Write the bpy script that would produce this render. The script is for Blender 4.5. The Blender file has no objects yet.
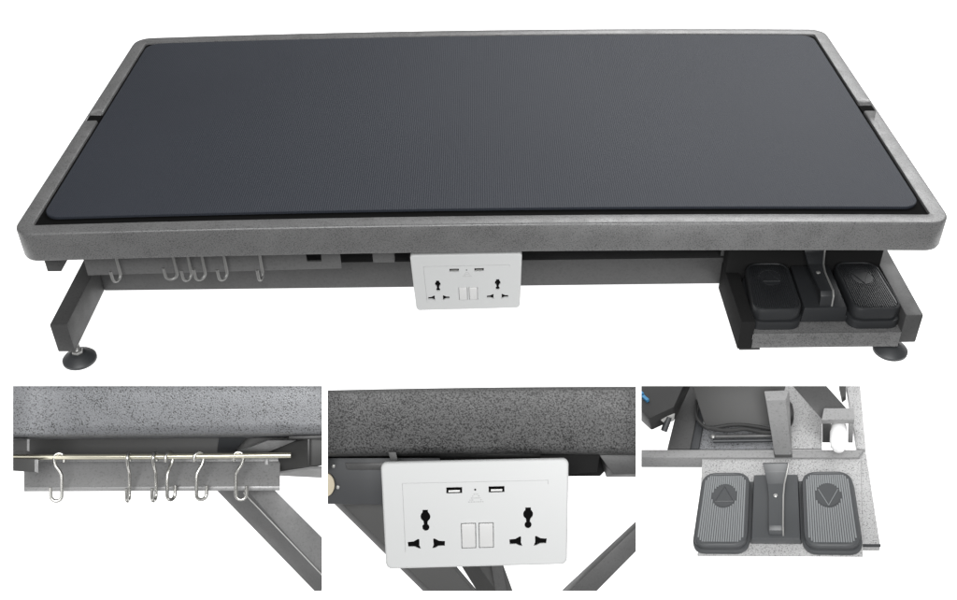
import bpy, bmesh, math
from mathutils import Vector, Matrix
C = bpy.context.scene.collection
R = math.radians
V3 = Vector

# ------------------------------------------------------------------ camera
FL = 0.238                                   # table top height above the floor
CAM = V3((0.0063, -1.4922, 0.7601 + FL))
p, yw, rl, F = 0.6448, -0.0087, -0.0167, 1050.0
fw = V3((math.sin(yw)*math.cos(p), math.cos(yw)*math.cos(p), -math.sin(p)))
rt0 = V3((math.cos(yw), -math.sin(yw), 0)); up0 = rt0.cross(fw)
RT = rt0*math.cos(rl) + up0*math.sin(rl)
UP = -rt0*math.sin(rl) + up0*math.cos(rl)
FW = fw
def ray(x, y): return FW + RT*((x-478.5)/F) - UP*((y-300)/F)
def pt(x, y, d): return CAM + ray(x, y)*d     # point at a given distance along the view axis
cam = bpy.data.cameras.new('camera'); co = bpy.data.objects.new('camera', cam); C.objects.link(co)
m = Matrix((RT, UP, -FW)).transposed().to_4x4(); m.translation = CAM; co.matrix_world = m
cam.sensor_width = 36; cam.lens = 36*F/957; cam.clip_end = 100; cam.clip_start = 0.01
bpy.context.scene.camera = co

# ------------------------------------------------------------------ materials
def mat(name, col, rough=.5, metal=0., spec=.5, emit=None):
    m = bpy.data.materials.new(name); m.use_nodes = True
    b = m.node_tree.nodes['Principled BSDF']
    c = (col, col, col) if isinstance(col, (int, float)) else col
    b.inputs['Base Color'].default_value = (*c, 1); b.inputs['Roughness'].default_value = rough
    b.inputs['Metallic'].default_value = metal; b.inputs['Specular IOR Level'].default_value = spec
    if emit is not None:
        b.inputs['Emission Color'].default_value = (1, 1, 1, 1); b.inputs['Emission Strength'].default_value = emit
    return m
def nd(m, t, **k):
    n = m.node_tree.nodes.new(t)
    for a, v in k.items():
        if a in n.inputs: n.inputs[a].default_value = v
        else: setattr(n, a, v)
    return n
def lk(m, a, ao, b, bi): m.node_tree.links.new(a.outputs[ao], b.inputs[bi])
def ramp(m, stops):
    r = nd(m, 'ShaderNodeValToRGB'); e = r.color_ramp.elements
    while len(e) < len(stops): e.new(.5)
    for k, (q, c) in enumerate(stops):
        c = (c, c, c) if isinstance(c, (int, float)) else c
        e[k].position = q; e[k].color = (*c, 1)
    return r
def bump(m, src, so, strength, dist):
    bp = nd(m, 'ShaderNodeBump', Strength=strength, Distance=dist)
    lk(m, src, so, bp, 'Height'); lk(m, bp, 'Normal', m.node_tree.nodes['Principled BSDF'], 'Normal')
def hammered(name, base, dark, scale, lo, hi, rough=.45, light=None, b=.25, warp=.6, metal=.25):
    """hammertone enamel: smooth grey with small dark veins and pits"""
    m = mat(name, base, rough, metal); bs = m.node_tree.nodes['Principled BSDF']
    tc = nd(m, 'ShaderNodeTexCoord')
    n = nd(m, 'ShaderNodeTexNoise', Scale=scale, Detail=1.5, Roughness=.55, Distortion=warp)
    lk(m, tc, 'Object', n, 'Vector')
    big = nd(m, 'ShaderNodeTexNoise', Scale=scale*.06, Detail=2.); lk(m, tc, 'Object', big, 'Vector')
    r = ramp(m, [(lo, dark), (hi, base), (.66, base), (.78, light if light is not None else base)])
    add = nd(m, 'ShaderNodeMath', operation='MULTIPLY_ADD'); lk(m, big, 'Fac', add, 0); add.inputs[1].default_value = .14; add.inputs[2].default_value = -.07
    s = nd(m, 'ShaderNodeMath', operation='ADD'); lk(m, n, 'Fac', s, 0); lk(m, add, 'Value', s, 1)
    lk(m, s, 'Value', r, 'Fac'); lk(m, r, 'Color', bs, 'Base Color')
    mr = nd(m, 'ShaderNodeMapRange'); mr.inputs[1].default_value = .3; mr.inputs[2].default_value = .7; mr.inputs[3].default_value = rough-.1; mr.inputs[4].default_value = rough+.1
    lk(m, big, 'Fac', mr, 'Value'); lk(m, mr, 'Result', bs, 'Roughness')
    bump(m, n, 'Fac', b, .0012)
    return m
def g(v): # sRGB byte -> linear
    v /= 255.; return v/12.92 if v <= .04045 else ((v+.055)/1.055)**2.4

M = {}
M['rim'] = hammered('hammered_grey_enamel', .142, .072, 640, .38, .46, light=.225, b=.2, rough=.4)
M['rim_light'] = hammered('lightened_hammered_enamel', (.205, .21, .22), .06, 480, .37, .45, light=.30, b=.3, rough=.38)  # rim enamel with the close-up's brighter exposure put into the colour
M['rim_dark'] = hammered('darkened_hammered_enamel', .088, .016, 430, .41, .52, light=.14, b=.3, rough=.5)  # rim enamel with the close-up's darker exposure put into the colour
M['tray'] = hammered('lightened_speckled_enamel', .44, .18, 560, .36, .45, light=.62, b=.3, rough=.4)  # tray enamel lightened so the colour carries the overexposure
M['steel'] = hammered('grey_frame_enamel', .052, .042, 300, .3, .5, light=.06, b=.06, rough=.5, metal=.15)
M['steel_pale'] = hammered('lit_frame_enamel', .26, .2, 300, .3, .45, light=.3, b=.08, rough=.42, metal=.2)  # frame enamel lightened to stand in for stronger light
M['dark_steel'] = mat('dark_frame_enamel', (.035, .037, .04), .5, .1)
M['shade_steel'] = mat('shaded_frame_enamel', (.042, .042, .041), .5, .1)  # frame enamel darkened to stand in for shade
M['black'] = mat('black_plastic', .018, .42)
M['matte_black'] = mat('shade_black', .012, .85, spec=.1)  # flat black standing in for shade under the table
M['steel_mid'] = hammered('half_lit_frame_enamel', .105, .085, 300, .3, .5, light=.12, b=.06, rough=.5, metal=.15)  # frame enamel raised a step, as if in more light
M['hole'] = mat('socket_hole', .004, .9, spec=.05)
M['rubber'] = mat('black_rubber', (.028, .03, .032), .5)
M['pedal'] = mat('shaded_pedal_plastic', (.017, .018, .0195), .42, spec=.4)  # pedal plastic darkened to carry the shade under the table
M['pedal_pale'] = mat('lit_pedal_plastic', (.05, .053, .056), .4)  # same pedal plastic in a lighter tone, as if well lit
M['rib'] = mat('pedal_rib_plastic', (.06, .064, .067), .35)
M['chrome'] = mat('polished_steel', (.56, .555, .53), .26, 1.)
M['rod'] = mat('brass_tinted_steel', (.72, .69, .56), .3, .9)
M['white'] = mat('white_socket_plastic', (.50, .507, .505), .4)
M['switch'] = mat('white_switch_plastic', (.56, .56, .555), .25)
M['grey_mark'] = mat('grey_print', .3, .6)
M['tan'] = mat('tan_plastic', (.5, .44, .32), .5)
M['paper'] = mat('white_knob_plastic', (.9, .9, .9), .5)
M['blue'] = mat('blue_label', (.05, .22, .42), .5)
M['zinc'] = mat('zinc_plated_steel', (.42, .42, .41), .42, .8)
M['dull_zinc'] = mat('dull_zinc_wire', (.25, .25, .245), .5, .7)
M['cable'] = mat('black_cable', .02, .45)
# ribbed rubber mat
mm = mat('ribbed_rubber_mat', (.05, .053, .061), .66, spec=.3); M['mat'] = mm
tc = nd(mm, 'ShaderNodeTexCoord'); w = nd(mm, 'ShaderNodeTexWave', Scale=105., Distortion=.0); w.bands_direction = 'X'
lk(mm, tc, 'Object', w, 'Vector')
n1 = nd(mm, 'ShaderNodeTexNoise', Scale=520., Detail=2.); lk(mm, tc, 'Object', n1, 'Vector')
mx = nd(mm, 'ShaderNodeMath', operation='MULTIPLY_ADD'); lk(mm, n1, 'Fac', mx, 0); mx.inputs[1].default_value = 1.6; lk(mm, w, 'Fac', mx, 2)
bump(mm, mx, 'Value', .32, .0010)
n2 = nd(mm, 'ShaderNodeTexNoise', Scale=3.2, Detail=4.); lk(mm, tc, 'Object', n2, 'Vector')
r2 = ramp(mm, [(.3, (.0180, .0212, .029)), (.7, (.0212, .0246, .033))]); lk(mm, n2, 'Fac', r2, 'Fac')
lk(mm, r2, 'Color', mm.node_tree.nodes['Principled BSDF'], 'Base Color')
# white backdrop with an added glow that hides all shade on it
M['backdrop'] = mat('glowing_white_backdrop', .6, .7, emit=1.0, spec=.1)

# ------------------------------------------------------------------ builders
class B:
    def __init__(s): s.bm = bmesh.new()
    def _merge(s, t, bev=0, seg=2):
        bmesh.ops.recalc_face_normals(t, faces=t.faces)
        if bev:
            try: bmesh.ops.bevel(t, geom=list(t.edges), offset=bev, segments=seg, affect='EDGES', profile=.6, clamp_overlap=True)
            except Exception: pass
        me = bpy.data.meshes.new('t'); t.to_mesh(me); t.free(); s.bm.from_mesh(me); bpy.data.meshes.remove(me)
        return s
    def hexa(s, f, b, bev=.001):
        t = bmesh.new(); v = [t.verts.new(q) for q in list(f)+list(b)]
        for q in ((0,1,2,3), (7,6,5,4), (0,4,5,1), (1,5,6,2), (2,6,7,3), (3,7,4,0)): t.faces.new([v[i] for i in q])
        return s._merge(t, bev)
    def prism(s, poly, off, bev=.001, seg=2):
        t = bmesh.new(); a = [t.verts.new(q) for q in poly]; c = [t.verts.new(V3(q)+V3(off)) for q in poly]
        t.faces.new(a); t.faces.new(c[::-1]); n = len(a)
        for i in range(n): t.faces.new((a[i], a[(i+1)%n], c[(i+1)%n], c[i]))
        return s._merge(t, bev, seg)
    def box(s, lo, hi, bev=.001):
        x0,y0,z0 = lo; x1,y1,z1 = hi
        return s.hexa([V3((x0,y0,z1)), V3((x1,y0,z1)), V3((x1,y0,z0)), V3((x0,y0,z0))],
                      [V3((x0,y1,z1)), V3((x1,y1,z1)), V3((x1,y1,z0)), V3((x0,y1,z0))], bev)
    def tube(s, pts, r, n=10, cap=True):
        t = bmesh.new(); pts = [V3(q) for q in pts]; rings = []
        d = (pts[1]-pts[0]).normalized(); a = d.orthogonal().normalized()
        for i, q in enumerate(pts):
            d = (pts[min(i+1, len(pts)-1)]-pts[max(i-1, 0)]).normalized()
            a = (a - d*a.dot(d)).normalized(); b = d.cross(a)
            rr = r[i] if isinstance(r, (list, tuple)) else r
            rings.append([t.verts.new(q + (a*math.cos(k*2*math.pi/n)+b*math.sin(k*2*math.pi/n))*rr) for k in range(n)])
        for u, v in zip(rings, rings[1:]):
            for k in range(n): t.faces.new((u[k], u[(k+1)%n], v[(k+1)%n], v[k]))
        if cap: t.faces.new(rings[0][::-1]); t.faces.new(rings[-1])
        return s._merge(t)
    def lathe(s, prof, o, ax=(0,0,1), n=32):
        o = V3(o); ax = V3(ax).normalized(); e1 = ax.orthogonal().normalized(); e2 = ax.cross(e1)
        t = bmesh.new(); rings = []
        for r, h in prof:
            rings.append([t.verts.new(o + ax*h + (e1*math.cos(k*2*math.pi/n)+e2*math.sin(k*2*math.pi/n))*max(r, 1e-5)) for k in range(n)])
        for u, v in zip(rings, rings[1:]):
            for k in range(n): t.faces.new((u[k], u[(k+1)%n], v[(k+1)%n], v[k]))
        t.faces.new(rings[0][::-1]); t.faces.new(rings[-1])
        return s._merge(t)
    def build(s, name, m, parent=None, smooth=35, loc=None):
        bmesh.ops.recalc_face_normals(s.bm, faces=s.bm.faces)
        me = bpy.data.meshes.new(name)
        off = V3(loc) if loc is not None else V3((0,0,0))
        q = parent
        while q is not None: off = off + q.location; q = q.parent
        if off.length: bmesh.ops.translate(s.bm, verts=s.bm.verts, vec=-off)
        s.bm.to_mesh(me); s.bm.free()
        me.shade_smooth(); me.set_sharp_from_angle(angle=R(smooth))
        me.materials.append(M[m])
        o = bpy.data.objects.new(name, me); C.objects.link(o); o.parent = parent
        if loc is not None: o.location = loc
        return o
def tag(o, label=None, cat=None, group=None, kind=None):
    if label: o['label'] = label
    if cat: o['category'] = cat
    if group: o['group'] = group
    if kind: o['kind'] = kind
    return o
def thing(name, label, cat, loc, group=None):
    o = bpy.data.objects.new(name, None); C.objects.link(o); o.location = loc; o.empty_display_size = .05
    return tag(o, label, cat, group)
def copy_tree(o, parent=None):
    c = o.copy(); C.objects.link(c); c.parent = parent
    for ch in [x for x in bpy.data.objects if x.parent == o]: copy_tree(ch, c)
    return c
def rrect(hx, hy, r, n=10, cx=0, cy=0):
    out = []
    for sx, sy, a0 in ((1,-1,-90), (1,1,0), (-1,1,90), (-1,-1,180)):
        for k in range(n+1):
            a = R(a0 + 90*k/n); out.append((cx+sx*(hx-r)+r*math.cos(a), cy+sy*(hy-r)+r*math.sin(a)))
    return out
HX, HY = .625, .325
BOW = .007
def bow(x): return BOW*(1-(x/HX)**2)
def dens(loop, step=.04):                    # subdivide long loop edges so that the slight crown follows
    out = []
    for i, a in enumerate(loop):
        b = loop[(i+1) % len(loop)]; n = max(1, int(math.dist(a, b)/step))
        for k in range(n): out.append((a[0]+(b[0]-a[0])*k/n, a[1]+(b[1]-a[1])*k/n))
    return out

# ------------------------------------------------------------------ backdrop: white floor with added glow, its sloping front with three openings, glowing back panel
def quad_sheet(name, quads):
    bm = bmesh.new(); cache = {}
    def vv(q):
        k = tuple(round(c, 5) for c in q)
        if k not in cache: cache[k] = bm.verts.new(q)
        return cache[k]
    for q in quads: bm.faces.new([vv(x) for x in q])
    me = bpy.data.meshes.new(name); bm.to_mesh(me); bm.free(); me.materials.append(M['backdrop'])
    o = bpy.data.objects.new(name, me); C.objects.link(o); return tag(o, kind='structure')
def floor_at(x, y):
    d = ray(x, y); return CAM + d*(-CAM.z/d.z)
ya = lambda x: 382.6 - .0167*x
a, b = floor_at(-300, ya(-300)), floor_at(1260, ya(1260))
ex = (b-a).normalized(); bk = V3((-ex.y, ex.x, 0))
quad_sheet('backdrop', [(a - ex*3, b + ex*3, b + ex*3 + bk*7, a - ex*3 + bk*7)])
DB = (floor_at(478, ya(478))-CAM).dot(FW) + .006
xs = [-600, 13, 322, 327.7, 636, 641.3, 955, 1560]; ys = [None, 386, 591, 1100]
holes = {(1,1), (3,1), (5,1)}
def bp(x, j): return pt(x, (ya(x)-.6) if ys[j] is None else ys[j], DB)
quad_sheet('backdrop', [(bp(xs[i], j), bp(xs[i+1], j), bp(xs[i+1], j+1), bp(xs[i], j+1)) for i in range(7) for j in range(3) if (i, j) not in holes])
quad_sheet('backdrop', [(pt(-300, 379, 3.0), pt(1260, 376, 3.0), pt(1260, 800, 3.0), pt(-300, 800, 3.0))])

# ------------------------------------------------------------------ reusable pieces
def hook_mesh(rad=.0027):
    pts = [(.0072, -.0065)]
    for k in range(0, 181, 20): pts.append((.0075*math.cos(R(k)), .0075*math.sin(R(k))))
    pts += [(-.0070, -.006), (-.0045, -.0125), (0, -.019), (.0032, -.025), (.004, -.032), (.004, -.045), (.004, -.057)]
    for k in range(20, 181, 20): pts.append((-.004 + .008*math.cos(R(-k)), -.058 + .008*math.sin(R(-k))))
    pts += [(-.0122, -.052), (-.0124, -.045)]
    return B().tube([(s, 0, z) for s, z in pts], rad, 12)
hook0 = hook_mesh(.0021).build('s_hook', 'dull_zinc', None, 80)

def socket(frame, parent, thick):
    """twin universal socket plate; frame(u, v, w): u 0-1 across, v 0-1 down, w outwards in metres"""
    def loop(u0, u1, v0, v1, r, w, n=6):      # rounded rect; r in units of plate height
        asp = 1.76
        return [frame(x/asp+.5, y+.5, w) for x, y in rrect((u1-u0)/2*asp, (v1-v0)/2, r, n, ((u0+u1)/2-.5)*asp, (v0+v1)/2-.5)]
    def ngon_prism(pts, w0, w1): return [frame(u, v, w1) for u, v in pts], frame(.5, .5, w0)-frame(.5, .5, w1)
    W1 = thick
    # plate body, front edge softened by two loops
    t = bmesh.new(); rings = []
    for ins, w in ((0, 0), (0, W1*.7), (.006, W1*.93), (.016, W1)):
        rings.append([t.verts.new(q) for q in loop(ins/1.76, 1-ins/1.76, ins, 1-ins, .055, w)])
    for x, y in zip(rings, rings[1:]):
        n = len(x)
        for k in range(n): t.faces.new((x[k], x[(k+1)%n], y[(k+1)%n], y[k]))
    t.faces.new(rings[0][::-1]); t.faces.new(rings[-1])
    bb = B(); bb._merge(t)
    body = bb.build('power_socket', 'white', None, 30)
    # cutters for the pin holes, USB openings and the switch well
    cut = B(); asp = 1.76
    def circ(u, v, r, n=16, a0=0, a1=360): return [(u + r/asp*math.cos(R(a0+(a1-a0)*k/n)), v + r*math.sin(R(a0+(a1-a0)*k/n))) for k in range(n)]
    def cutp(pts, depth=.8):
        poly, off = ngon_prism(pts, W1*(1-depth), W1*1.3); cut.prism(poly, off, 0)
    holes = []
    for du in (0, .556):
        u = .228+du
        # earth hole: square cap, large round, neck, small round, in one outline
        o = [(u-.015, .452), (u+.015, .452), (u+.015, .474)]
        o += [(u + .047/asp*math.cos(R(k)), .515 + .047*math.sin(R(k))) for k in range(-48, 62, 15)]
        o += [(u+.011, .568), (u+.011, .578)]
        o += [(u + .034/asp*math.cos(R(k)), .615 + .034*math.sin(R(k))) for k in range(-60, 241, 25)]
        o += [(u-.011, .578), (u-.011, .568)]
        o += [(u + .047/asp*math.cos(R(k)), .515 + .047*math.sin(R(k))) for k in range(118, 230, 15)]
        o += [(u-.015, .474)]
        holes.append(o)
        for sg in (-1, 1):
            c = u + sg*.066
            q = [(-.036, -.018), (-.004, -.022), (.022, -.046), (.028, -.040), (.027, .015), (.035, .046), (.022, .044), (0, .026), (-.034, .026)]
            holes.append([(c + x if sg < 0 else c - x, .768+y) for x, y in q])
    for o in holes: cutp(o)
    usb = []
    for u0, u1 in ((.345, .43), (.572, .657)):
        q = [(u0, .245), (u1, .245), (u1, .302), (u0, .302)]; cutp(q); usb.append((u0, u1))
    sw = ((.423, .497), (.519, .593))
    for u0, u1 in sw: cutp([(u0-.004, .585), (u1+.004, .585), (u1+.004, .823), (u0-.004, .823)], .5)
    # fine groove of the inner panel
    cutp([(.110, .195), (.892, .195), (.892, .235), (.889, .235), (.889, .2005), (.113, .2005), (.113, .845), (.110, .845)], .12)
    co_ = cut.build('cutter', 'hole', None)
    md = body.modifiers.new('cut', 'BOOLEAN'); md.object = co_; md.solver = 'EXACT'; md.operation = 'DIFFERENCE'; md.use_self = True
    bpy.context.view_layer.update()
    me = bpy.data.meshes.new_from_object(body.evaluated_get(bpy.context.evaluated_depsgraph_get()))
    body.modifiers.clear(); old = body.data; body.data = me; bpy.data.meshes.remove(old); bpy.data.objects.remove(co_)
    if parent.location.length: me.transform(Matrix.Translation(-parent.location))
    body.parent = parent
    me.materials.clear(); me.materials.append(M['white']); me.shade_smooth(); me.set_sharp_from_angle(angle=R(9))
    for k, o in enumerate(holes):             # black backing down in each hole, standing in for its inner shade
        poly = [frame(u, v, W1*.68) for u, v in o]
        B().prism(poly, frame(.5, .5, W1*.22)-frame(.5, .5, W1*.68), 0).build('pin_hole', 'hole', body)
    for u0, u1 in usb:
        q = [(u0, .245), (u1, .245), (u1, .302), (u0, .302)]
        x = B().prism([frame(u, v, W1*.6) for u, v in q], frame(.5, .5, W1*.3)-frame(.5, .5, W1*.6), 0)
        up_ = x.build('usb_port', 'hole', body)
        q = [(u0+.012, .274), (u1-.012, .274), (u1-.012, .291), (u0+.012, .291)]
        B().prism([frame(u, v, W1*.93) for u, v in q], frame(.5, .5, W1*.6)-frame(.5, .5, W1*.93), 0).build('contact_tongue', 'zinc', body)
    for u0, u1 in sw:
        f = [frame(u0, .59, W1*1.35), frame(u1, .59, W1*1.35), frame(u1, .818, W1*1.02), frame(u0, .818, W1*1.02)]
        bk_ = [frame(u0, .59, W1*.3), frame(u1, .59, W1*.3), frame(u1, .818, W1*.3), frame(u0, .818, W1*.3)]
        B().hexa(f, bk_, W1*.08).build('rocker_switch', 'switch', body)
    x = B(); q = circ(.5, .272, .010, 12); x.prism([frame(u, v, W1*1.015) for u, v in q], frame(.5, .5, W1*.9)-frame(.5, .5, W1), 0)
    x.build('indicator_light', 'hole', body)
    x = B()                                   # faint triangular block of print under the indicator
    import random; rnd = random.Random(4)
    for k, v in enumerate((.312, .330, .348, .366, .384)):
        hw = .012 + .0075*k; u = .503-hw
        while u < .503+hw:
            l = rnd.uniform(.004, .011)
            if k in (1, 3) and abs(u-.503) < hw*.55: u += l; continue
            q = [(u, v), (min(u+l, .503+hw), v), (min(u+l, .503+hw), v+.007), (u, v+.007)]
            x.prism([frame(a_, b_, W1*1.006) for a_, b_ in q], frame(.5, .5, W1*.9)-frame(.5, .5, W1), 0); u += l+.004
    x.build('printed_mark', 'grey_mark', body)
    return body

def pedal_unit(fr, root, base_m, rib_m, edge=.004):
    """twin foot switch; fr(u, v, w) in metres: u right, v back, w up"""
    U = fr(1, 0, 0)-fr(0, 0, 0); Wd = fr(0, 0, 1)-fr(0, 0, 0)
    def outline(s, ins=0, n=7):
        fo, fi, bo, bi = .108-ins, .036+ins, .099-ins, .034+ins
        q = [(s*fi, ins), (s*fo, ins), (s*bo, .105-ins), (s*bi, .105-ins)]
        if s < 0: q = q[::-1]
        out = []; r = .019
        for i, c in enumerate(q):
            c = V3((*c, 0)); a = V3((*q[i-1], 0)); b_ = V3((*q[(i+1) % 4], 0))
            d1 = (a-c).normalized(); d2 = (b_-c).normalized()
            P0, P2 = c+d1*r, c+d2*r
            for k in range(n+1):
                t = k/n; out.append((P0*(1-t)**2 + c*2*t*(1-t) + P2*t*t)[:2])
        return out
    base = B()
    for s in (-1, 1):
        base.prism([fr(u, v, .012) for u, v in outline(s, -.002)], Wd*-.012, .002)
    base.prism([fr(u, v, .010) for u, v in ((-.045, .006), (-.036, .014), (.036, .014), (.045, .006), (.05, .1), (-.05, .1))], Wd*-.0095, .0015)
    base.build('base_plate', base_m, root)
    tilt = lambda v: .030 + .004*(v/.105)
    for s in (-1, 1):
        t = bmesh.new(); rings = []
        for ins, w in ((.001, -.017), (0, -.012), (0, -.004), (.0008, -.001), (.0025, 0), (.0036, -.0012), (.0042, -.0012)):
            rings.append([t.verts.new(fr(u, v, tilt(v)+w)) for u, v in outline(s, ins)])
        for x, y in zip(rings, rings[1:]):
            n = len(x)
            for k in range(n): t.faces.new((x[k], x[(k+1) % n], y[(k+1) % n], y[k]))
        t.faces.new(rings[0][::-1]); t.faces.new(rings[-1])
        x = B(); x._merge(t); pd = x.build('pedal', base_m, root, 40)
        # ribs run front to back, stop at the rim and around the round emblem
        rb = B(); cu, cv, cr = s*.068, .070, .0165
        N = 20
        for k in range(N):
            t_ = (k+.5)/N
            def at(v): 
                lo = .036 + (.034-.036)*v/.105 + .0052; hi = .108 + (.099-.108)*v/.105 - .0052
                return s*(lo+(hi-lo)*t_)
            e = .0055 + (.006 if k in (0, N-1) else .002 if k in (1, N-2) else 0)
            segs = [(e, .105-e)]
            um = at(cv)
            if abs(um-cu) < cr:
                h = math.sqrt(cr*cr-(um-cu)**2)+.0008; segs = [(e, cv-h), (cv+h, .105-e)]
            for v0, v1 in segs:
                hw = .0009
                f = [fr(at(v0)-hw, v0, tilt(v0)-.0002), fr(at(v0)+hw, v0, tilt(v0)-.0002), fr(at(v0)+hw*1.5, v0, tilt(v0)-.0022), fr(at(v0)-hw*1.5, v0, tilt(v0)-.0022)]
                b_ = [fr(at(v1)-hw, v1, tilt(v1)-.0002), fr(at(v1)+hw, v1, tilt(v1)-.0002), fr(at(v1)+hw*1.5, v1, tilt(v1)-.0022), fr(at(v1)-hw*1.5, v1, tilt(v1)-.0022)]
                rb.hexa(f, b_, .0003)
        rb.build('tread', rib_m, pd)
        em = B(); em.prism([fr(cu+cr*.94*math.cos(R(k*12)), cv+cr*.94*math.sin(R(k*12)), tilt(cv+cr*.94*math.sin(R(k*12)))-.0004) for k in range(30)], Wd*-.002, 0)
        em.build('emblem', base_m, pd, 12)
        tri = [(0, 1), (.88, -.55), (-.88, -.55)] if s < 0 else [(0, -1), (-.88, .6), (.88, .6)]
        ar = B(); L = [fr(cu+cr*.86*a_, cv+cr*.86*b_, tilt(cv+cr*.86*b_)-.0002) for a_, b_ in tri]
        for k in range(3) if s < 0 else (0, 2): ar.tube([L[k], L[(k+1) % 3]], .0007, 6)
        ar.build('arrow_mark', rib_m if s > 0 else base_m, pd)
    cb = B(); cb.hexa([fr(-.031, .012, .024), fr(.031, .012, .024), fr(.033, .012, .002), fr(-.033, .012, .002)],
                      [fr(-.029, .102, .030), fr(.029, .102, .030), fr(.031, .102, .002), fr(-.031, .102, .002)], .002)
    cb.build('housing', base_m, root)
    # raised carrying strap with flared top
    prof = [(.016, .0225, .0085), (.018, .038, .0085), (.024, .0425, .0085), (.066, .0425, .009), (.082, .045, .0105), (.096, .055, .014), (.104, .066, .0165)]
    t = bmesh.new(); rings = []
    for v, w, h in prof: rings.append([t.verts.new(fr(*q)) for q in ((-h, v, w), (h, v, w), (h, v+.0032, w-.0045), (-h, v+.0032, w-.0045))])
    for x, y in zip(rings, rings[1:]):
        for k in range(4): t.faces.new((x[k], x[(k+1) % 4], y[(k+1) % 4], y[k]))
    t.faces.new(rings[0][::-1]); t.faces.new(rings[-1])
    hb = B(); hb._merge(t, .0008); hb.build('handle', base_m, root)
    ed = B(); ed.tube([fr(h+.0012, v, w) for v, w, h in prof], .0014, 8); ed.build('handle_edging', 'zinc', root)
    bo = B(); bo.lathe([(.0034, 0), (.0034, .0012), (.0022, .0022), (.0004, .0025)], fr(0, .066, .0420), Wd, 14); bo.build('bolt', 'zinc', root)  # bolt head added in place of a small bright mark

# ------------------------------------------------------------------ the main grooming table
T = thing('grooming_table', 'complete low grooming table with black ribbed mat, grey hammered rim and four levelling feet', 'grooming table', (0, 0, 0))
# rim: profile swept round a rounded rectangle, with an arm slot half way along each short side
prof = [(.020, -.046), (.004, -.046), (.0012, -.0445), (0, -.041), (0, -.0035), (.0006, -.0014), (.0018, -.0003), (.0035, 0), (.0205, 0), (.0225, -.001), (.0232, -.003), (.0232, -.016), (.0232, -.030), (.0215, -.032)]
bm = bmesh.new(); base = dens(rrect(HX, HY, .028, 8)); rings = []
for ins, z in prof:
    loop = []
    for x, y in base:
        sx = max(-1, min(1, 0)); 
        # inset towards the centre, keeping straight sides straight
        cx, cy = max(-(HX-.028), min(HX-.028, x)), max(-(HY-.028), min(HY-.028, y))
        d = V3((x-cx, y-cy)); n = d.normalized()
        X, Y = x-n.x*ins, y-n.y*ins
        loop.append(bm.verts.new((X, Y, FL+z+bow(X))))
    rings.append(loop)
nb = len(base)
for a_, b_ in zip(rings, rings[1:]):
    for k in range(nb): bm.faces.new((a_[k], a_[(k+1) % nb], b_[(k+1) % nb], b_[k]))
for k in range(nb): bm.faces.new((rings[-1][k], rings[-1][(k+1) % nb], rings[0][(k+1) % nb], rings[0][k]))
x = B(); x.bm.free(); x.bm = bm; rim = x.build('rim', 'rim', T, 35)
# slots cut in the short sides
cu = B()
for s in (-1, 1): cu.box((s*.6105-.0105, -.0005, FL-.019), (s*.6105+.0105, .0215, FL+.02), 0)
cut = cu.build('cutter', 'hole')
md = rim.modifiers.new('cut', 'BOOLEAN'); md.object = cut; md.solver = 'EXACT'
bpy.context.view_layer.update()
me = bpy.data.meshes.new_from_object(rim.evaluated_get(bpy.context.evaluated_depsgraph_get()))
rim.modifiers.clear(); rim.data = me; bpy.data.objects.remove(cut)
me.materials.clear(); me.materials.append(M['rim'])
for s in (-1, 1):
    B().box((s*.6105-.0102, -.0002, FL-.034), (s*.6105+.0102, .0212, FL-.0015), .0005).build('arm_slot', 'hole', T)
# recessed deck and mat
def slab(loop_rings, m, name, top=True):
    bm = bmesh.new(); rr = []
    for lp, z in loop_rings: rr.append([bm.verts.new((q[0], q[1], FL+z+bow(q[0]))) for q in lp])
    n = len(rr[0])
    for a_, b_ in zip(rr, rr[1:]):
        for k in range(n): bm.faces.new((a_[k], a_[(k+1) % n], b_[(k+1) % n], b_[k]))
    # the wide faces are filled with strips across x so they can follow the crown
    for lp, flip in ((rr[0], True), (rr[-1], False)):
        f = bm.faces.new(lp)
        bmesh.ops.triangulate(bm, faces=[f])
    x = B(); x.bm.free(); x.bm = bm; return x.build(name, m, T, 30)
dl = dens(rrect(.6025, .3025, .01, 4))
slab([(dl, -.030), (dl, -.0042)], 'hole', 'deck')
def mloop(ins): return dens(rrect(.5960-ins, .2905-ins, .024-ins*.5, 8, 0, .0055))
slab([(mloop(.001), -.0041), (mloop(0), -.0036), (mloop(0), -.0004), (mloop(.0007), .0002), (mloop(.0015), .0003)], 'mat', 'mat')
# base frame
Z0, Z1 = .031, .081
for s in (-1, 1):
    cxl = -.602 if s < 0 else .6125
    B().box((cxl-.0125, -.320, Z0), (cxl+.0125, .320, Z1), .0022).build('base_tube', 'steel', T)
for y in (-.172, .148):
    B().box((-.5893, y, Z0+.0005), (.5998, y+.024, Z1-.0005), .002).build('cross_rail', 'steel', T)
B().box((-.40, -.147, .058), (.589, .147, .071), .001).build('pan', 'dark_steel', T)  # unseen plate added to block the glowing floor behind the rail
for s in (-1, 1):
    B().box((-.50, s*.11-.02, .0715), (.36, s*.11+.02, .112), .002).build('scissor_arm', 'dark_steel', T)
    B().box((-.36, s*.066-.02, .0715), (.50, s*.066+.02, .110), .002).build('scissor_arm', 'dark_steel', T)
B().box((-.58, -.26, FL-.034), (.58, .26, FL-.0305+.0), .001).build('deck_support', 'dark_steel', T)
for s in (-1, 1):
    B().box((-.56, s*.235-.02, FL-.066), (.56, s*.235+.02, FL-.0345), .002).build('support_tube', 'dark_steel', T)
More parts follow.
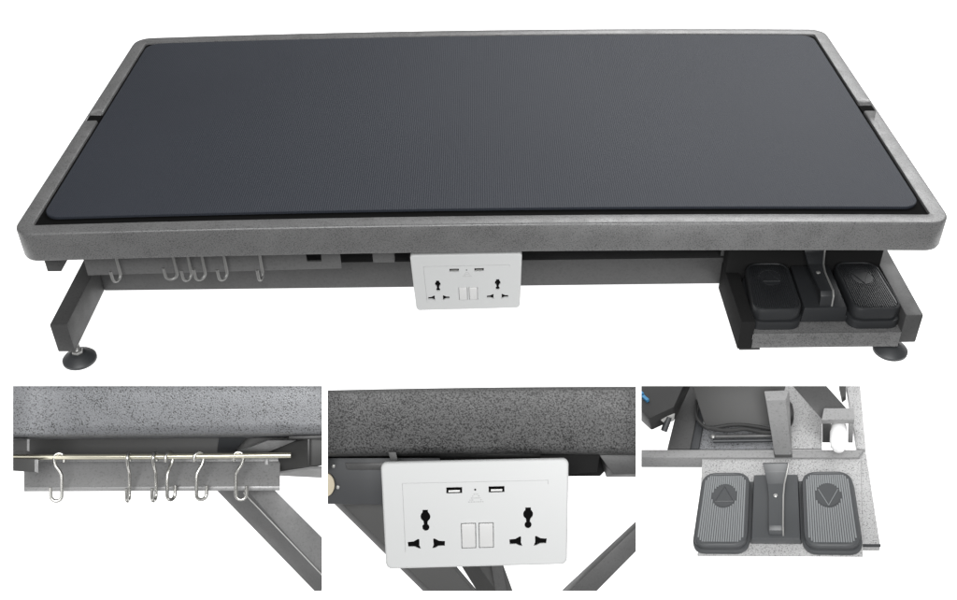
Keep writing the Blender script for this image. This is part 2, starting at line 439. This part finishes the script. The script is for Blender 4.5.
for sx in (-1, 1):
    for sy in (-1, 1):
        o = V3((-.595 if sx < 0 else .6, sy*.303, 0))
        f = B().lathe([(.0225, 0), (.0245, .0018), (.0245, .0055), (.0215, .009), (.013, .0135), (.0105, .015), (.009, .015)], o).build('levelling_foot', 'rubber', T)
        s_ = B(); s_.lathe([(.0048, .0145)]+[(.0054 if k % 2 else .0042, .015+k*.00135) for k in range(12)]+[(.0048, .0318)], o, n=16)
        s_.lathe([(.0078, .0152), (.0083, .016), (.0083, .0195), (.0078, .0203)], o, n=6); s_.build('threaded_stem', 'zinc', f)
B().box((-.603, -.300, FL-.0785), (-.5835, -.262, FL-.0345), .001).build('corner_bracket', 'steel', T)
# hook rail plate with a notch
z = lambda q: FL+q
poly = [(-.555, -.044), (-.245, -.044), (-.243, -.077), (-.223, -.077), (-.221, -.044), (-.196, -.044), (-.196, -.089), (-.555, -.096)]
B().prism([(a_, -.286, z(b_)) for a_, b_ in poly], (0, .004, 0), .0008).build('hook_plate', 'steel_mid', T)
B().tube([(-.585, -.299, z(-.0258)), (-.200, -.299, z(-.0258))], .0035, 12).build('hook_rod', 'rod', T)
for q in (-.57, -.21): B().box((q-.006, -.303, z(-.036)), (q+.006, -.2605, z(-.0235)), .001).build('rod_bracket', 'steel', T)
B().box((-.150, -.292, z(-.0755)), (-.120, -.282, z(-.0345)), .001).build('socket_bracket', 'steel_mid', T)
B().box((-.070, -.2915, z(-.12)), (.030, -.256, z(-.0345)), .002).build('socket_mount', 'dark_steel', T)
# power socket
pl = [V3((-.0965, -.3075, z(-.048))), V3((.0565, -.3075, z(-.0465))), V3((.0545, -.2997, z(-.1455))), V3((-.0925, -.2997, z(-.1485)))]
def fr_main(u, v, w):
    q = (pl[0]*(1-u)+pl[1]*u)*(1-v) + (pl[3]*(1-u)+pl[2]*u)*v
    return q + V3((0, -1, -.08)).normalized()*w
_n = (pl[1]-pl[0]).cross(pl[3]-pl[0]).normalized(); pl[2] -= _n*(pl[2]-pl[0]).dot(_n)
so = socket(fr_main, T, .0075); so['label'] = 'white twin socket plate with two usb ports and two switches'
# foot pedal tray on the right
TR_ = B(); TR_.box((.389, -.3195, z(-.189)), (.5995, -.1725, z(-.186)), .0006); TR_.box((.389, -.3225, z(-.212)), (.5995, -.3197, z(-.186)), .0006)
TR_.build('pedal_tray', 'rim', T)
B().box((.369, -.3215, z(-.214)), (.3887, -.1725, z(-.165)), .001).build('tray_side', 'matte_black', T)  # black colour stands in for the shade beside the tray
B().box((.3695, -.2005, .024), (.5995, -.1735, .118), .002).build('shade_panel', 'matte_black', T)  # black panel added over the rail to stand in for shade
B().box((.372, -.3215, z(-.2165)), (.402, -.30, z(-.2142)), .0004).build('tray_flange', 'steel', T)
B().box((.365, -.171, z(-.156)), (.565, -.06, z(-.066)), .003).build('shade_filler_box', 'black', T)  # black box added to fill the shaded space behind the pedals
for q, y0 in ((.40, -.262), (.545, -.262)):
    B().box((q-.012, y0, z(-.075)), (q+.012, y0+.05, z(-.0665)), .001).build('underside_bracket', 'dark_steel', T)

# hooks on the main rod
mains = [(120, -.506, 66, 'first s hook on the far left end of the big table rod'), (178, -.428, 22, 'open s hook with wide visible curve on the big table rod'),
         (192, -.407, 58, 'left one of two close s hooks under the big table'), (206, -.388, 46, 'right one of two close s hooks under the big table'),
         (228, -.357, 57, 's hook under the big table rim, second from the rod right end'), (262, -.306, 80, 'edge on s hook nearest the right end of the big table rod')]
for k, (_, X, rz, lab) in enumerate(mains):
    h = hook0 if k == 0 else hook0.copy()
    if k: C.objects.link(h)
    h.location = (X, -.299, z(-.0258)-.0014); h.rotation_euler = (0, 0, R(rz))
    tag(h, lab, 'hook', 'steel s hooks under the big table')
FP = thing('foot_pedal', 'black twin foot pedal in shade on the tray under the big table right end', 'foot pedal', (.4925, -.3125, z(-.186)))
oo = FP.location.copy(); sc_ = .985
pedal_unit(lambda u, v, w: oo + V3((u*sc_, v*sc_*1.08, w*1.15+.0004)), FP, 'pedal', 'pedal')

# ------------------------------------------------------------------ close-up 1: hook rail
def PX(l): return [pt(*q) for q in l]
D = 1.60
S1 = thing('hook_rail_section', 'pale speckled table edge close-up with a hook rod and one slanting leg below', 'table section', pt(168, 620, D))
sec = [(372, 1.575), (424, 1.575), (428.5, 1.5758), (432, 1.578), (434.4, 1.583), (435.4, 1.591), (438.2, 1.68), (372, 1.69)]
# extrude the rim section from left to right, slightly lower at the left end
t = bmesh.new(); rg = []
N = 12
for k in range(N+1):
    x_ = 4 + (325-4)*k/N; dy = 1.6 - 2.4*(k/N) - 1.2*math.sin(math.pi*k/N)*0
    rg.append([t.verts.new(pt(x_, y_+dy, d_)) for y_, d_ in sec])
for a_, b_ in zip(rg, rg[1:]):
    n = len(sec)
    for k in range(n): t.faces.new((a_[k], a_[(k+1) % n], b_[(k+1) % n], b_[k]))
t.faces.new(rg[0]); t.faces.new(rg[-1][::-1])
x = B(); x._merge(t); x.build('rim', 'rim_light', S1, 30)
# channel behind the rod: upper web coloured dark for the rim's shade, paler lower flange nearer
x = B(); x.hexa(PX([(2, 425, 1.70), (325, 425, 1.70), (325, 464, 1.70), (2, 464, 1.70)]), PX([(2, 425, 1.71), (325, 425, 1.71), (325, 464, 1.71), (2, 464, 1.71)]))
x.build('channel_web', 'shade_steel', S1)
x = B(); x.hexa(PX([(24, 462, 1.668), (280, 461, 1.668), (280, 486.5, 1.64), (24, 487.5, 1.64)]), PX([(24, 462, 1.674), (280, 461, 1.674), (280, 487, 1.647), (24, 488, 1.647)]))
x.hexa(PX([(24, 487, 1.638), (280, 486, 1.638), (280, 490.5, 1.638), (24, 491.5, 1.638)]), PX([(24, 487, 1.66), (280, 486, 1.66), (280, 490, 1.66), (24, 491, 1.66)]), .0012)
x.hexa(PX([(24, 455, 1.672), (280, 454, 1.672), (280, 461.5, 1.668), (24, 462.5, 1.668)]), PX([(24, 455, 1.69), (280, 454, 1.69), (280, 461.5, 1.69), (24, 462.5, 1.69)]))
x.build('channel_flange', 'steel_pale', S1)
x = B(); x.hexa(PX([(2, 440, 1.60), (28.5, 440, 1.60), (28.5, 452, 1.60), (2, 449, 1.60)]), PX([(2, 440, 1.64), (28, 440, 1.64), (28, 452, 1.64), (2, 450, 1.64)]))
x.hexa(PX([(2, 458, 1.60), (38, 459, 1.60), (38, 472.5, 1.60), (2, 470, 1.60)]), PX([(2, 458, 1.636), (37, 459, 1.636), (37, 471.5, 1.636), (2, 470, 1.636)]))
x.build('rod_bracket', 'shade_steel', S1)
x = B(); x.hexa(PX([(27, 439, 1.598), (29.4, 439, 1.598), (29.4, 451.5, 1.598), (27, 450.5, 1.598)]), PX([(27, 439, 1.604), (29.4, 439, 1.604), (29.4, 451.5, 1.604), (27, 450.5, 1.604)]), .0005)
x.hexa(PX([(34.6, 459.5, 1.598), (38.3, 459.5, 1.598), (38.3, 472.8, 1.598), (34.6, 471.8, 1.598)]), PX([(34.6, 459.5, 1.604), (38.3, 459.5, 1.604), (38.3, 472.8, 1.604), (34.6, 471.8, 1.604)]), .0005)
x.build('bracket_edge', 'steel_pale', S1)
RD = 1.618
B().tube([pt(2, 457.2, RD), pt(150, 456.6, RD), pt(291, 455.2, RD)], .0042, 14).build('hook_rod', 'rod', S1)
# tube running back at the right end and a pale plate standing in for the lit board underside
x = B(); x.hexa(PX([(309, 438.5, 1.61), (325, 438.5, 1.61), (325, 465, 1.61), (309, 466, 1.61)]), PX([(268, 447, 1.69), (290, 447, 1.69), (290, 472, 1.69), (267.5, 473.5, 1.69)]), .0015)
x.build('support_tube', 'shade_steel', S1)
x = B(); x.hexa(PX([(307.3, 437.5, 1.6), (309.6, 437.5, 1.6), (309.6, 466, 1.6), (307.3, 466.5, 1.6)]), PX([(307.3, 437.5, 1.607), (309.6, 437.5, 1.607), (309.6, 466, 1.607), (307.3, 466.5, 1.607)]), .0004)
x.hexa(PX([(289, 436.5, 1.598), (325, 435.5, 1.598), (325, 439.3, 1.598), (289, 439, 1.598)]), PX([(289, 436.5, 1.606), (325, 435.5, 1.606), (325, 439.3, 1.606), (289, 439, 1.606)]), .0004)
x.build('end_cap', 'black', S1)
x = B(); x.hexa(PX([(267, 473.5, 1.68), (312, 466.5, 1.612), (325, 466, 1.612), (325, 476, 1.68)]), PX([(267, 475.2, 1.69), (312, 469, 1.622), (325, 468.5, 1.622), (325, 478, 1.69)]), .0006)
x.hexa(PX([(264.5, 459, 1.664), (268, 459, 1.664), (268, 473.5, 1.664), (264.5, 474.5, 1.664)]), PX([(264.5, 459, 1.672), (268, 459, 1.672), (268, 473.5, 1.672), (264.5, 474.5, 1.672)]), .0006)
x.build('tube_flange', 'steel_pale', S1)  # pale strips stand in for the tube's lit bottom face
x = B(); x.hexa(PX([(268, 440.5, 1.63), (296, 440.5, 1.63), (262, 455, 1.69), (233, 454, 1.695)]), PX([(268, 439.5, 1.64), (296, 439.5, 1.64), (262, 453, 1.70), (233, 452, 1.705)]), .0005)
x.build('lit_underside', 'steel_pale', S1)
x = B(); x.hexa(PX([(219, 438, 1.665), (246, 437.6, 1.665), (232, 454, 1.694), (217, 452, 1.694)]), PX([(219, 438, 1.675), (246, 437.6, 1.675), (232, 454, 1.7), (217, 452, 1.7)]), .0005)
x.build('stop_block', 'dark_steel', S1)
# slanting leg: channel section
x = B(); x.hexa(PX([(242, 485, 1.69), (270, 485, 1.69), (325, 540, 1.69), (325, 579.5, 1.69)]), PX([(213, 487, 1.75), (255, 487, 1.75), (320, 560, 1.75), (320, 597, 1.75)]), .0016)
x.build('scissor_leg', 'steel_mid', S1)
x = B(); x.tube([pt(243.5, 492.5, 1.688), pt(325, 578, 1.688)], .0011, 8); x.build('leg_edge_highlight', 'zinc', S1)  # pale line laid along the leg edge as a highlight
hs = [(59.2, 12, 'steel s hook opening left on the left end of the close up rod'), (128.8, 93, 'edge on s hook standing alone in the middle of the close up rod'),
      (155, 86, 'edge on s hook, left of the close pair on the close up rod'), (169.2, 240, 's hook with half turned tip, right of the close pair on the close up rod'),
      (199, 215, 's hook opening right between the close pair and the last hook of the close up'), (238.5, 186, 'wide open s hook at the right end of the close up rod')]
shiny = hook_mesh().build('s_hook', 'chrome', None, 80); _sd = shiny.data; bpy.data.objects.remove(shiny); shiny = _sd
for k, (X, rz, lab) in enumerate(hs):
    h = hook0.copy(); h.data = shiny; C.objects.link(h)
    tq = (X-2)/289; h.location = pt(X, 457.2-2*tq, RD) - UP*.002
    m = Matrix((RT, FW, UP)).transposed() @ Matrix.Rotation(R(rz), 3, 'Z')
    h.rotation_euler = m.to_euler()
    tag(h, lab, 'hook', 'steel s hooks in the close-up')

# ------------------------------------------------------------------ close-up 2: power socket under the rim
S2 = thing('socket_section', 'dark speckled table edge close-up with a large white twin socket plate below', 'table section', pt(482, 620, 1.62))
sec = [(0, 1.612), (1.2, 1.596), (3.5, 1.590), (58, 1.590), (61.5, 1.592), (64.2, 1.597), (65.5, 1.606), (68.5, 1.70), (0, 1.72)]
t = bmesh.new(); rg = []
for k in range(17):
    x_ = 326.0 + (638.5-326)*k/16; q = k/16
    top = 390.4 - 7.5*q + 3.8*q*q; low = -1.5 + -3.0*q + 2.6*q*q
    rg.append([t.verts.new(pt(x_, (top if y_ < 10 else 390.8+low)+y_, d_)) for y_, d_ in sec])
for a_, b_ in zip(rg, rg[1:]):
    n = len(sec)
    for k in range(n): t.faces.new((a_[k], a_[(k+1) % n], b_[(k+1) % n], b_[k]))
t.faces.new(rg[0]); t.faces.new(rg[-1][::-1])
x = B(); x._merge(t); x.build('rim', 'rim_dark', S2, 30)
ps = [pt(381.2, 461.6, 1.553), pt(568.2, 457.6, 1.553), pt(566.4, 562.4, 1.548), pt(386.8, 567.2, 1.548)]
_m = (ps[1]-ps[0]).cross(ps[3]-ps[0]).normalized(); ps[2] -= _m*(ps[2]-ps[0]).dot(_m)
def fr_close(u, v, w):
    return (ps[0]*(1-u)+ps[1]*u)*(1-v) + (ps[3]*(1-u)+ps[2]*u)*v - FW*w
so2 = socket(fr_close, S2, .012)
x = B(); x.hexa(PX([(396, 470, 1.5545), (556, 467, 1.5545), (554, 550, 1.5525), (400, 553, 1.5525)]), PX([(398, 470, 1.66), (554, 467, 1.66), (552, 548, 1.66), (402, 550, 1.66)]), .002)
x.build('socket_mount', 'white', S2)
x = B(); x.hexa(PX([(326.5, 440, 1.70), (638, 438, 1.70), (638, 463, 1.70), (600, 476, 1.70), ][:2] + [(600, 476, 1.70), (326.5, 478, 1.70)]), PX([(326.5, 440, 1.72), (638, 438, 1.72), (600, 476, 1.72), (326.5, 478, 1.72)]), .001)
x.build('channel_web', 'matte_black', S2)
x = B(); x.hexa(PX([(326.5, 458, 1.66), (440, 458, 1.66), (440, 505, 1.66), (326.5, 504, 1.66)]), PX([(326.5, 458, 1.695), (440, 458, 1.695), (440, 503, 1.695), (326.5, 502, 1.695)]), .0015)
x.build('pivot_plate', 'dark_steel', S2)
x = B(); x.hexa(PX([(345, 463, 1.652), (440, 463, 1.652), (440, 469.5, 1.652), (347, 469.5, 1.652)]), PX([(345, 463, 1.6595), (440, 463, 1.6595), (440, 469.5, 1.6595), (347, 469.5, 1.6595)]), .001)
x.build('plate_flange', 'steel', S2)
x = B(); x.prism([pt(325, 473, 1.65)] + [pt(325 + 9.5*math.sin(R(k)), 485 - 12*math.cos(R(k)), 1.65) for k in range(10, 171, 10)] + [pt(325, 497, 1.65)], FW*.008, .0012); x.build('pivot_knob', 'tan', S2)
for q in ((333.5, 466), (338, 487)): B().lathe([(.003, 0), (.003, .002), (.0012, .003)], pt(q[0], q[1], 1.6595), -FW, 12).build('rivet', 'zinc', S2)
x = B(); x.hexa(PX([(388, 452, 1.585), (396, 452, 1.585), (398, 462, 1.585), (391, 462, 1.585)]), PX([(388, 452, 1.66), (396, 452, 1.66), (398, 462, 1.66), (391, 462, 1.66)]), .001)
x.build('socket_bracket', 'steel', S2)
# scissor arms
x = B(); x.hexa(PX([(338, 500, 1.712), (372, 470, 1.712), (478, 595, 1.712), (444, 604, 1.712)]), PX([(330, 500, 1.75), (366, 470, 1.75), (470, 595, 1.75), (436, 604, 1.75)]), .0015)
x.build('scissor_arm', 'shade_steel', S2)
x = B(); x.tube([pt(373, 471, 1.711), pt(479, 595, 1.711)], .0024, 8); x.build('arm_seam', 'steel', S2)
x = B(); x.hexa(PX([(430, 500, 1.80), (480, 500, 1.80), (516, 600, 1.80), (512, 612, 1.80)]), PX([(420, 500, 1.84), (470, 500, 1.84), (516, 600, 1.84), (490, 612, 1.84)]), .0015)
x.build('scissor_arm', 'shade_steel', S2)
x = B(); x.hexa(PX([(487, 545, 1.79), (498, 545, 1.79), (508, 598, 1.79), (497, 598, 1.79)]), PX([(487, 545, 1.798), (498, 545, 1.798), (508, 598, 1.798), (497, 598, 1.798)]), .0015)
x.build('arm_pale_face', 'steel', S2)  # lighter strip standing in for the arm's brighter second face
x = B(); x.hexa(PX([(565, 595, 1.72), (638.5, 525, 1.72), (638.5, 549, 1.72), (592, 596, 1.72)]), PX([(562, 590, 1.76), (638.5, 518.5, 1.76), (638.5, 540, 1.76), (590, 590, 1.76)]), .0015)
x.build('cross_arm', 'steel', S2)
x = B(); x.hexa(PX([(540, 455, 1.62), (600, 454, 1.62), (597, 472, 1.62), (545, 476, 1.62)]), PX([(540, 455, 1.69), (600, 454, 1.69), (597, 470, 1.69), (545, 474, 1.69)]), .0015)
x.build('lift_block', 'matte_black', S2)
x = B(); x.hexa(PX([(599, 455, 1.63), (638.5, 454, 1.63), (638.5, 474, 1.63), (613, 474, 1.63)]), PX([(599, 455, 1.69), (638.5, 454, 1.69), (638.5, 477, 1.69), (606, 477, 1.69)]), .0015)
x.build('support_tube', 'steel', S2)

# ------------------------------------------------------------------ close-up 3: foot pedal corner, seen from above
TH = R(57)
f3 = ray(780, 490).normalized(); r3 = (RT - f3*RT.dot(f3)).normalized(); p3 = r3.cross(f3)
VV = f3*math.cos(TH) + p3*math.sin(TH); WW = p3*math.cos(TH) - f3*math.sin(TH)
A3 = pt(780, 556, 1.60)
def gp(x_, y_, w=0.):
    d = ray(x_, y_); return CAM + d*(((A3 + WW*w - CAM).dot(WW))/d.dot(WW))
def gpr(b, poly, w1, w0, bev=.001):           # upright prism: outline seen at height w1, carried down to w0
    return b.prism([gp(q[0], q[1], w1) for q in poly], WW*(w0-w1), bev)
S3 = thing('base_corner_section', 'pale frame corner seen from above with speckled pedal tray, upright bracket and black motor', 'frame section', gp(780, 520, -.03))
x = B(); gpr(x, [(698, 555), (863, 556), (860.5, 459), (702, 459)], 0, -.003, .0006)
x.hexa([gp(697.5, 556, -.0004), gp(863, 556.8, -.0004), gp(863, 556.8, -.012), gp(697.5, 556, -.012)], [gp(697.5, 553, -.004), gp(863, 553.8, -.004), gp(863, 553.8, -.012), gp(697.5, 553, -.012)], .0005)
x.build('pedal_tray', 'tray', S3)
x = B(); gpr(x, [(638, 457.5), (702, 457.5), (858, 457.5), (864, 449.5), (638, 449.5)], .004, -.026, .002); x.build('cross_rail', 'steel_pale', S3)
x = B(); gpr(x, [(863, 544), (880, 544), (866, 452), (859, 452)], -.004, -.024, .001)
x.build('base_tube', 'tray', S3)
x = B(); gpr(x, [(861.5, 545), (880.8, 545), (880.8, 544), (861.5, 544)], -.0035, -.010, .0004); x.build('tube_end_cap', 'dark_steel', S3)
x = B(); gpr(x, [(857, 449), (866, 449), (860, 384), (846, 384)], -.001, -.02, .002); x.build('base_tube', 'tray', S3)
# inner slanting tube and pan
x = B(); gpr(x, [(667, 449), (690, 449), (706, 372), (686, 372)], .004, -.026, .002); x.build('inner_tube', 'steel', S3)
x = B(); gpr(x, [(690.5, 449), (698.5, 449), (712, 372), (706.5, 372)], -.001, -.026, .001); x.build('tube_flange', 'dark_steel', S3)
x = B(); gpr(x, [(699, 449), (774, 449), (778, 425), (704, 425)], -.010, -.014, .0005); x.build('floor_pan', 'rim_light', S3)
x = B(); gpr(x, [(790, 448.5), (822, 448.5), (822, 392), (780, 380)], -.012, -.016, .0005); x.build('floor_pan', 'tray', S3)
for y_, w_ in ((436.5, 0), (441, -.002)):
    B().tube([gp(713, y_, w_), gp(773, y_-.8, w_)], .0032, 10).build('rod', 'steel_mid' if w_ == 0 else 'dark_steel', S3)
B().lathe([(.004, 0), (.004, .003), (.002, .005)], gp(713, 437, .003), WW, 12).build('bolt', 'zinc', S3)
# motor housing plate behind
x = B(); x.hexa([gp(705, 426, .012), gp(776, 426, .012), gp(792, 360, .08), gp(684, 360, .08)][::-1], [gp(705, 420, 0), gp(776, 420, 0), gp(792, 352, .06), gp(684, 352, .06)][::-1], .002)
x.build('motor_cover', 'shade_steel', S3)
x = B(); x.hexa([gp(791, 384, .05), gp(812, 370, .05), gp(848, 410, .02), gp(822, 419.5, .02)], [gp(791, 384, .042), gp(812, 370, .042), gp(848, 410, .012), gp(822, 419.5, .012)], .0015)
x.build('stay_plate', 'steel', S3)
x = B(); x.lathe([(.021, 0), (.0225, .002), (.0225, .010), (.021, .012)], gp(783, 414, .004), RT, 28); x.build('wheel', 'black', S3)
x = B(); gpr(x, [(839, 384), (846, 384), (846, 395), (842, 398)], .004, -.01, .001); x.build('rail_clip', 'shade_steel', S3)
# power cable in loops
for pts in ([(697, 400), (696, 412), (699, 421), (706, 427.5), (714, 428), (728, 425.5), (742, 425), (758, 427), (774, 430)],
            [(706, 427), (716, 429.5), (730, 430.5), (745, 429), (760, 432), (774, 433)]):
    q = [gp(a_, b_, .016) for a_, b_ in pts]; sm = []
    for i in range(len(q)-1):
        p0, p1, p2, p3 = q[max(i-1, 0)], q[i], q[i+1], q[min(i+2, len(q)-1)]
        for k in range(5):
            t_ = k/5; sm.append(.5*((2*p1)+(p2-p0)*t_+(2*p0-5*p1+4*p2-p3)*t_*t_+(3*p1-p0-3*p2+p3)*t_**3))
    B().tube(sm+[q[-1]], .0031, 8).build('power_cable', 'cable', S3)
# upright bracket
x = B(); x.hexa([gp(775, 457, .0045), gp(792, 457, .0045), gp(785.5, 400, .098), gp(766, 400.5, .098)][::-1], [gp(775, 451, .0045), gp(792, 451, .0045), gp(789.5, 390, .098), gp(764, 391, .098)][::-1], .0015)
x.build('upright_bracket', 'steel_pale', S3)
x = B(); x.hexa([gp(774.7, 457.6, .0048), gp(792.3, 457.6, .0048), gp(791.5, 451, .013), gp(773.5, 451, .013)][::-1], [gp(774.7, 456.6, .0045), gp(792.3, 456.6, .0045), gp(791.5, 450, .0125), gp(773.5, 450, .0125)][::-1], .0003)
x.build('bracket_foot', 'shade_steel', S3)
# square clamp with white knob
x = B(); gpr(x, [(821.5, 420), (854.5, 419.5), (853.5, 408), (824, 408)], .055, .044, .0015); x.build('clamp_cap', 'steel_pale', S3)
x = B(); gpr(x, [(822.3, 424), (831, 424), (831, 410), (822.3, 410)], .0435, -.008, .001); x.build('clamp_post', 'steel', S3)
x = B(); gpr(x, [(848.5, 424), (853.5, 424), (853, 410), (848.5, 410)], .0435, -.008, .001); x.build('clamp_post', 'steel_pale', S3)
x = B(); x.lathe([(.002, -.030), (.0075, -.028), (.0125, -.020), (.0135, -.010), (.0135, .006), (.012, .020), (.010, .026), (.006, .029)], gp(838.6, 436, .022), (gp(838.6, 428, .022)-gp(838.6, 440, .022)), 24); x.build('knob', 'paper', S3)
# actuator motor in the top left corner
x = B(); q0, q1 = gp(664, 378, .075), gp(652, 418, .055)
gpr(x, [(637.5, 408), (649, 418.5), (674, 407), (690, 372), (637.5, 372)], .065, .03, .004)
x.build('actuator', 'black', S3)
for ql in ([(641.5, 396), (644, 394.5), (649, 399), (646.5, 400.5)], [(640, 391.5), (642, 391), (644, 393), (641.5, 394)]):
    x = B(); x.prism([gp(a_, b_, .0715) for a_, b_ in ql], WW*-.006, 0); x.build('printed_label', 'blue', S3)
x = B(); x.hexa([gp(659, 419, .05), gp(675, 413, .05), gp(674, 421, .04), gp(664, 423, .04)], [gp(659, 419, .04), gp(675, 413, .04), gp(674, 421, .03), gp(664, 423, .03)], .0015)
x.build('actuator_bracket', 'zinc', S3)
x = B(); x.tube([gp(669, 417, .045), gp(663.8, 431, .03)], .0055, 12); x.build('screw', 'dark_steel', S3)
# the pedal unit on the tray
FP2 = thing('foot_pedal', 'grey twin foot pedal with ribbed treads on the speckled tray, seen from above', 'foot pedal', gp(776, 545, 0))
cL, cR = gp(691.5, 543, .03), gp(863, 544, .03)
o3 = (cL+cR)/2; o3 = o3 - WW*((o3-A3).dot(WW)-.0006); u3 = (cR-cL).normalized(); s3 = (cR-cL).length/.216
v3 = (gp(777, 472)-gp(777, 543)).normalized()
lb = (gp(776, 468.5, .03*s3)-gp(776, 542, .03*s3)).length/.105
FP2.location = o3
M['tread_pale'] = mat('glint_tread_plastic', (.20, .21, .215), .35)  # pale rib colour stands in for bright glints on the treads
pedal_unit(lambda u, v, w: o3 + u3*(u*s3) + v3*(v*lb) + WW*(w*s3*.65), FP2, 'pedal_pale', 'tread_pale')

# ------------------------------------------------------------------ light
def area(name, loc, target, sx, sy, power):
    l = bpy.data.lights.new(name, 'AREA'); l.shape = 'RECTANGLE'; l.size = sx; l.size_y = sy; l.energy = power
    o = bpy.data.objects.new(name, l); C.objects.link(o); o.location = loc
    o.rotation_euler = (V3(target)-V3(loc)).to_track_quat('-Z', 'Y').to_euler(); return o
area('overhead_softbox', (1.1, 1.5, 1.9), (.2, .1, .2), 2.4, 1.8, 82)
area('front_softbox', (-.2, -2.3, 1.9), (0, -.2, .1), 1.8, 1.0, 78)
l3 = area('tray_fill_light', gp(800, 470, .55), gp(790, 480, 0), .35, .25, 1.2)  # unseen fill light added to brighten the pedal close-up
wd = bpy.data.worlds.new('World'); bpy.context.scene.world = wd; wd.use_nodes = True
wd.node_tree.nodes['Background'].inputs['Color'].default_value = (1, 1, 1, 1)
wd.node_tree.nodes['Background'].inputs['Strength'].default_value = .3
vs = bpy.context.scene.view_settings; vs.view_transform = 'Standard'; vs.look = 'None'; vs.gamma = 1; vs.exposure = 0
